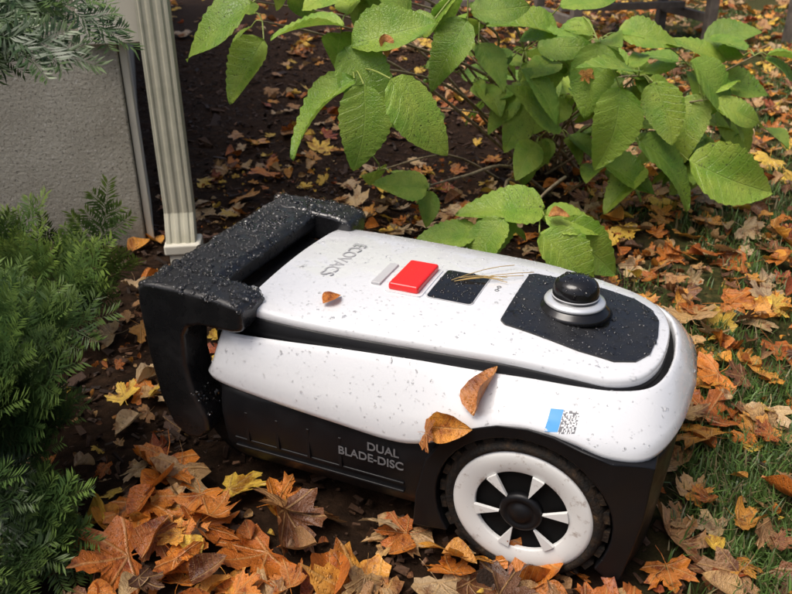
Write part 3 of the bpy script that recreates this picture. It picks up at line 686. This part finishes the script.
blob((-.59,.86,.14),(.10,.14,.05),42,(.08,.12),root,dark,.15)
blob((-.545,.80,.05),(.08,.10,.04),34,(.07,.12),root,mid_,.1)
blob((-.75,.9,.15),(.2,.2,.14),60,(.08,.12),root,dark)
stems=[[root,(-.66,.88,.15),(-.5,.9,.24)],[root,(-.66,.85,.08),(-.5,.82,.10)],[root,(-.75,.9,.3),(-.62,.95,.26)]]
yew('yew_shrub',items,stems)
items=[]
for k in range(40):
    p=np.array((-.505,.95,.70))+rng.normal(0,1,3)*np.array((.05,.05,.03)); items.append((p,(.55+rng.normal(0,.3),-.1+rng.normal(0,.3),-.45+rng.normal(0,.3)),rng.uniform(.07,.11),dark))
for k in range(40):
    z=rng.uniform(.1,.95); p=np.array((-.88,1.0,z))+rng.normal(0,.08,3); items.append((p,(rng.normal(0,.6),rng.normal(0,.6),.4),rng.uniform(.1,.14),dark))
yew('evergreen_tree',items,[[(-.9,1.02,-.02),(-.88,1.0,.4),(-.84,.98,.8),(-.82,.98,1.1)],[(-.86,1.0,.66),(-.7,.97,.75),(-.47,.94,.71)]])
items=[]
for k in range(16):
    p=np.array((rng.uniform(-.80,-.57),rng.uniform(1.36,1.48),rng.uniform(.08,.16))); items.append((p,(rng.normal(.25,.35),rng.normal(0,.2),.8),rng.uniform(.10,.15),lite))
for k in range(12):
    p=np.array((rng.uniform(-.85,-.58),rng.uniform(1.34,1.45),rng.uniform(.02,.12))); items.append((p,(rng.normal(.3,.5),rng.normal(-.3,.3),.5),rng.uniform(.10,.14),mid_))
yew('yew_seedling',items,[[(-.70,1.42,-.02),(-.68,1.41,.1),(-.66,1.41,.2)],[(-.70,1.42,-.02),(-.62,1.41,.1),(-.58,1.40,.18)]])

# ---------------- house corner + downspout
m=M('concrete',rough=.85); base=m.ramp(m.noise(5,8,rough=.65),[(.3,(.36,.33,.26)),(.55,(.49,.46,.375)),(.75,(.60,.57,.48))]); sp_=m.noise(140,3,rough=.8); base=m.mix(maprange(m,sp_,.56,.63,0,.85),base,(.13,.115,.09)); base=m.mix(maprange(m,m.noise(85,2,rough=.8),.60,.67,0,.7),base,(.70,.67,.60))
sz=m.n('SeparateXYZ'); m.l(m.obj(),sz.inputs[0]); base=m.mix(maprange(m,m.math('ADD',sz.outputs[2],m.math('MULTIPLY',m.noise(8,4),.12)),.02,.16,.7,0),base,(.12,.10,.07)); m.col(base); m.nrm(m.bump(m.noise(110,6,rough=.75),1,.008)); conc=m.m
h=empty('house',(-.646,1.905,0),math.radians(17))
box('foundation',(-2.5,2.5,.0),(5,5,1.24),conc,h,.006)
m=M('siding',rough=.5); m.col(m.mix(maprange(m,m.noise(12,6),.45,.75,0,.35),(.66,.63,.53),(.40,.38,.30))); sid=m.m
box('corner_board',(-.010,.05,1.29),(.13,.16,1.6),sid,h,.004)
box('side_trim',(.011,.16,.24),(.018,.30,.50),sid,h,.003)
for k in range(6): box('siding',(-2.56,2.5,.72+.2*k),(4.98,4.98,.196),sid,h,.004)
m=M('downspout_metal',rough=.45); m.col(m.mix(maprange(m,m.noise(9,7,rough=.7),.45,.72,0,.6),(.50,.48,.37),(.27,.26,.18))); dsm=m.m
ds=empty('downspout',(-.535,1.852,0),math.radians(8))
def ribs(w,dpt):
    pts=[];n=26
    for side in range(4):
        for i in range(n):
            t=i/n; rb=.0018*math.tanh(3*math.sin(t*math.pi*2*3)) if .08<t<.92 else 0
            x,y_={0:(-w/2+w*t,-dpt/2-rb),1:(w/2+rb,-dpt/2+dpt*t),2:(w/2-w*t,dpt/2+rb),3:(-w/2-rb,dpt/2-dpt*t)}[side]; pts.append((x,y_))
    return pts
sec=[(.03,.0,-.03,1.0),(.06,0,-.018,1.0),(.10,0,0,1.0),(.6,0,0,1),(1.2,0,0,1),(2.4,0,0,1)]
V=[];F=[]
for z,dx_,dy_,sc_ in sec:
    pr=ribs(.068*sc_,.052*sc_)
    for x_,y_ in pr: V.append((x_+dx_,y_+dy_,z))
N_=len(pr)
for j in range(len(sec)-1):
    for i in range(N_): F.append((j*N_+i,j*N_+(i+1)%N_,(j+1)*N_+(i+1)%N_,(j+1)*N_+i))
mk('pipe',V,F,dsm,ds,smooth=False,solid=.0015)
box('drain_collar',(.004,-.032,.018),(.088,.074,.028),sid,ds,.006)
box('drain_body',(.006,-.034,-.015),(.072,.060,.05),sid,ds,.008)
# ---------------- garden table, post
m=M('weathered_wood',rough=.7); m.col(m.ramp(m.noise(14,7,rough=.7),[(.3,(.07,.06,.05)),(.7,(.20,.17,.14))])); wood=m.m
tb=empty('garden_table',(1.36,5.05,0),math.radians(12))
for a in (-.42,.42):
    for b_ in (-.28,.28): box('leg',(a,b_,.35),(.055,.055,.72),wood,tb,.005)
    box('stretcher',(a,0,.14),(.04,.50,.05),wood,tb,.004)
box('long_stretcher',(0,0,.185),(.80,.05,.04),wood,tb,.004)
for k in range(6): box('top_board',(0,-.34+.136*k,.725),(1.1,.128,.03),wood,tb,.004)
ch=empty('garden_chair',(.50,5.6,0),math.radians(-25))
for a in (-.22,.22):
    for b_ in (-.2,.2): box('leg',(a,b_,.22 if b_<0 else .45),(.045,.045,.44 if b_<0 else .9),wood,ch,.004)
for k in range(4): box('seat_slat',(0,-.18+.115*k,.455),(.5,.1,.022),wood,ch,.003)
for k in range(4): box('back_slat',(0,.2,.56+.1*k),(.40,.02,.06),wood,ch,.003)
for b_ in (-.2,.2): box('rail',(0,b_,.16),(.40,.03,.04),wood,ch,.003)
ps=empty('wooden_post',(2.36,4.9,0),.2); box('post',(0,0,1.1),(.10,.10,2.3),wood,ps,.006)
